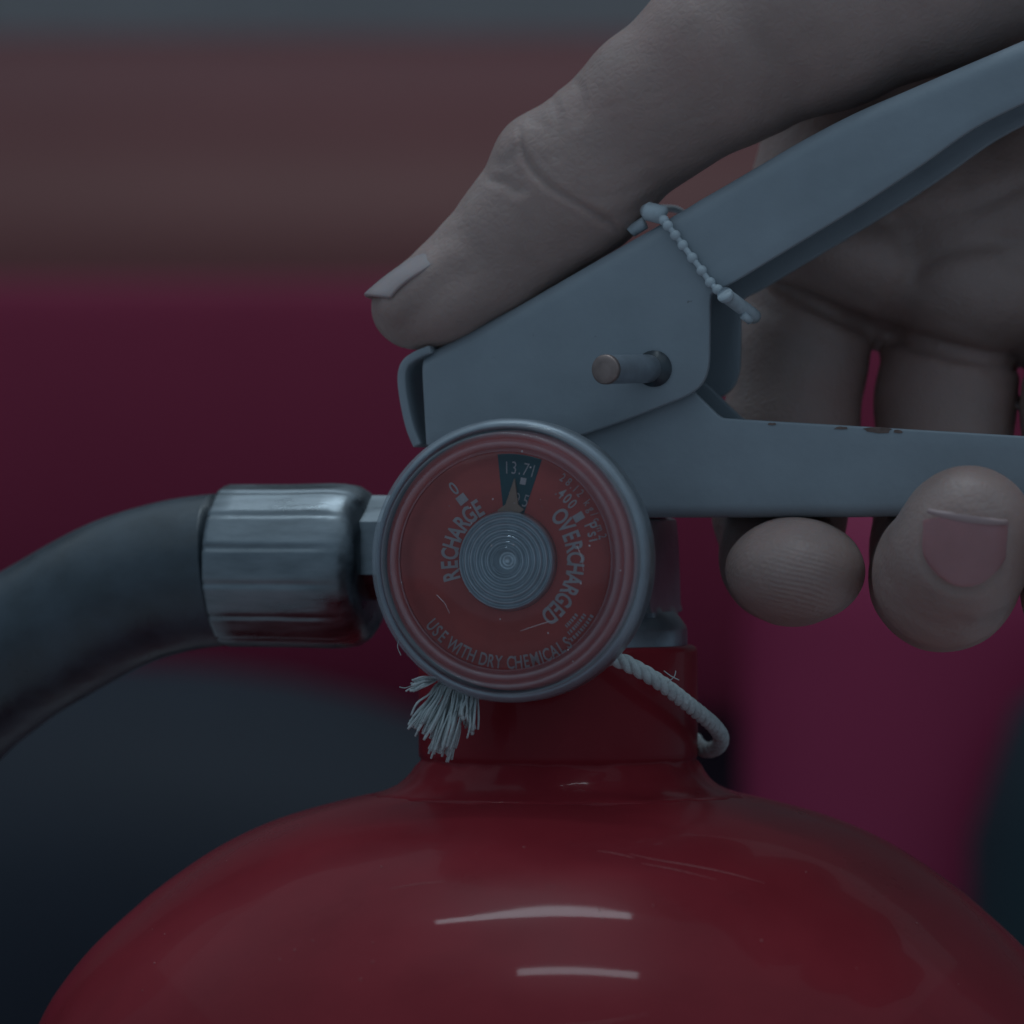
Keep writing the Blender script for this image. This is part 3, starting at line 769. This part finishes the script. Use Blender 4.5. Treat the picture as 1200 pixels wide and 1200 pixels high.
for (s0, s1, e0, e1, cnt) in tufts:
    for k in range(cnt):
        f = (k+random.uniform(-.5,.5))/(cnt-1); L1 = random.uniform(.80, 1.04)
        x0_, y0_ = s0[0]+(s1[0]-s0[0])*f, s0[1]+(s1[1]-s0[1])*f
        x1_, y1_ = e0[0]+(e1[0]-e0[0])*f+random.uniform(-6,6), e0[1]+(e1[1]-e0[1])*f+random.uniform(-5,5)
        x1_, y1_ = x0_+(x1_-x0_)*L1, y0_+(y1_-y0_)*L1
        z0 = -19.4+random.uniform(-1.0,.6); z1 = -20.6+random.uniform(-1.8,.9)
        q = [P(x0_+(560-x0_)*.6, y0_-7, -.0188), P(x0_, y0_, z0*1e-3), P(x0_+(x1_-x0_)*.35+random.uniform(-2,3), y0_+(y1_-y0_)*.35, (z0+z1)/2e3-.0004), P(x0_+(x1_-x0_)*.7+random.uniform(-3,3), y0_+(y1_-y0_)*.7+random.uniform(-3,3), z1*1e-3-.0004), P(x1_, y1_, z1*1e-3)]
        rr = random.uniform(.00008,.00015)
        a_ = Acc(); a_.add(tube(catmull(q, 4), lambda t: rr*(1+.35*t), 6)); cpart('frayed_strand', a_.mesh('strand'), M['cord'])
for (x0,y0,x1,y1,x2,y2) in ((468,748,466,758,470,768),(490,800,476,806,468,805),(778,786,786,792,796,797),(782,800,790,793,792,786)):
    a_ = Acc(); a_.add(tube(catmull([P(x0,y0,-.019),P(x1,y1,-.0195),P(x2,y2,-.0195)],4), .00006, 5)); cpart('loose_fibre', a_.mesh('fibre'), M['cord'])

# ------------------------------------------------------------------ plastic seal tie over the lever
seal = empty('seal_tie', EX.matrix_basis @ Lc(800, 290, VN))
tag(seal, 'thin beaded grey plastic seal tie looped over the lever', 'seal tie')
EXM = Matrix.Translation(EX.location) @ Matrix.Rotation(-YAW, 4, 'Z')
def spart(name, me, m):
    o = link(name, me, m, seal); o.matrix_parent_inverse = Matrix.Translation(-seal.location); return o
def W_(px, py, v): return EXM @ Lc(px, py, v)
vt = VN-.0006
path = catmull([W_(x, y, v) for x, y, v in ((768,249,-.0060),(776,256,-.0090),(784,266,vt-.0002),(800,287,vt),(818,311,vt),(834,333,vt),(846,343,vt-.0008))], 8)
a_ = Acc(); a_.add(tube(path, .00034, 10)); spart('strap', a_.mesh('strap'), M['plastic'])
L_ = len(path)
for k in range(9):
    p = path[int((k+1.2)/10*(L_-1))]
    a_ = Acc(); a_.add(ball(p, .00062, n=12, m=8)); spart('bead', a_.mesh('bead'), M['plastic'])
back = catmull([W_(x, y, v) for x, y, v in ((768,249,-.006),(764,246,-.002),(775,244,.006),(800,250,VF+.0012),(826,290,VF+.0012),(850,338,VF+.0010),(856,352,.002),(850,349,-.006),(847,345,vt-.0008))], 6)
a_ = Acc(); a_.add(tube(back, .00042, 10)); spart('back_strap', a_.mesh('back'), M['plastic'])
a_ = Acc(); a_.add(tube([W_(757,247,-.0075), W_(759,247.5,-.0078), W_(777,252,-.0080), W_(779,253,-.0080)], lambda t: .0011 if .1 < t < .9 else .0008, 20)); spart('lock_head', a_.mesh('head'), M['plastic'])
a_ = Acc(); a_.add(tube([W_(739,272,-.0050), W_(741,270,-.0050), W_(754,262,-.0055), W_(756,261,-.0055)], lambda t: .00075, 12)); spart('tail_block', a_.mesh('block'), M['plastic'])
a_ = Acc(); a_.add(tube(catmull([W_(849,345,vt-.0022), W_(850,346,vt-.0020), W_(853,348,vt-.001), W_(872,362,vt+.003), W_(884,371,vt+.006)], 3), lambda t: .00095 if t < .4 else .00085, 20)); spart('lock_barrel', a_.mesh('barrel'), M['plastic'])
a_ = Acc(); a_.add(tube([W_(870,369,vt+.002), W_(879,376,vt+.003)], .0005, 8)); spart('tail_stub', a_.mesh('stub'), M['plastic'])
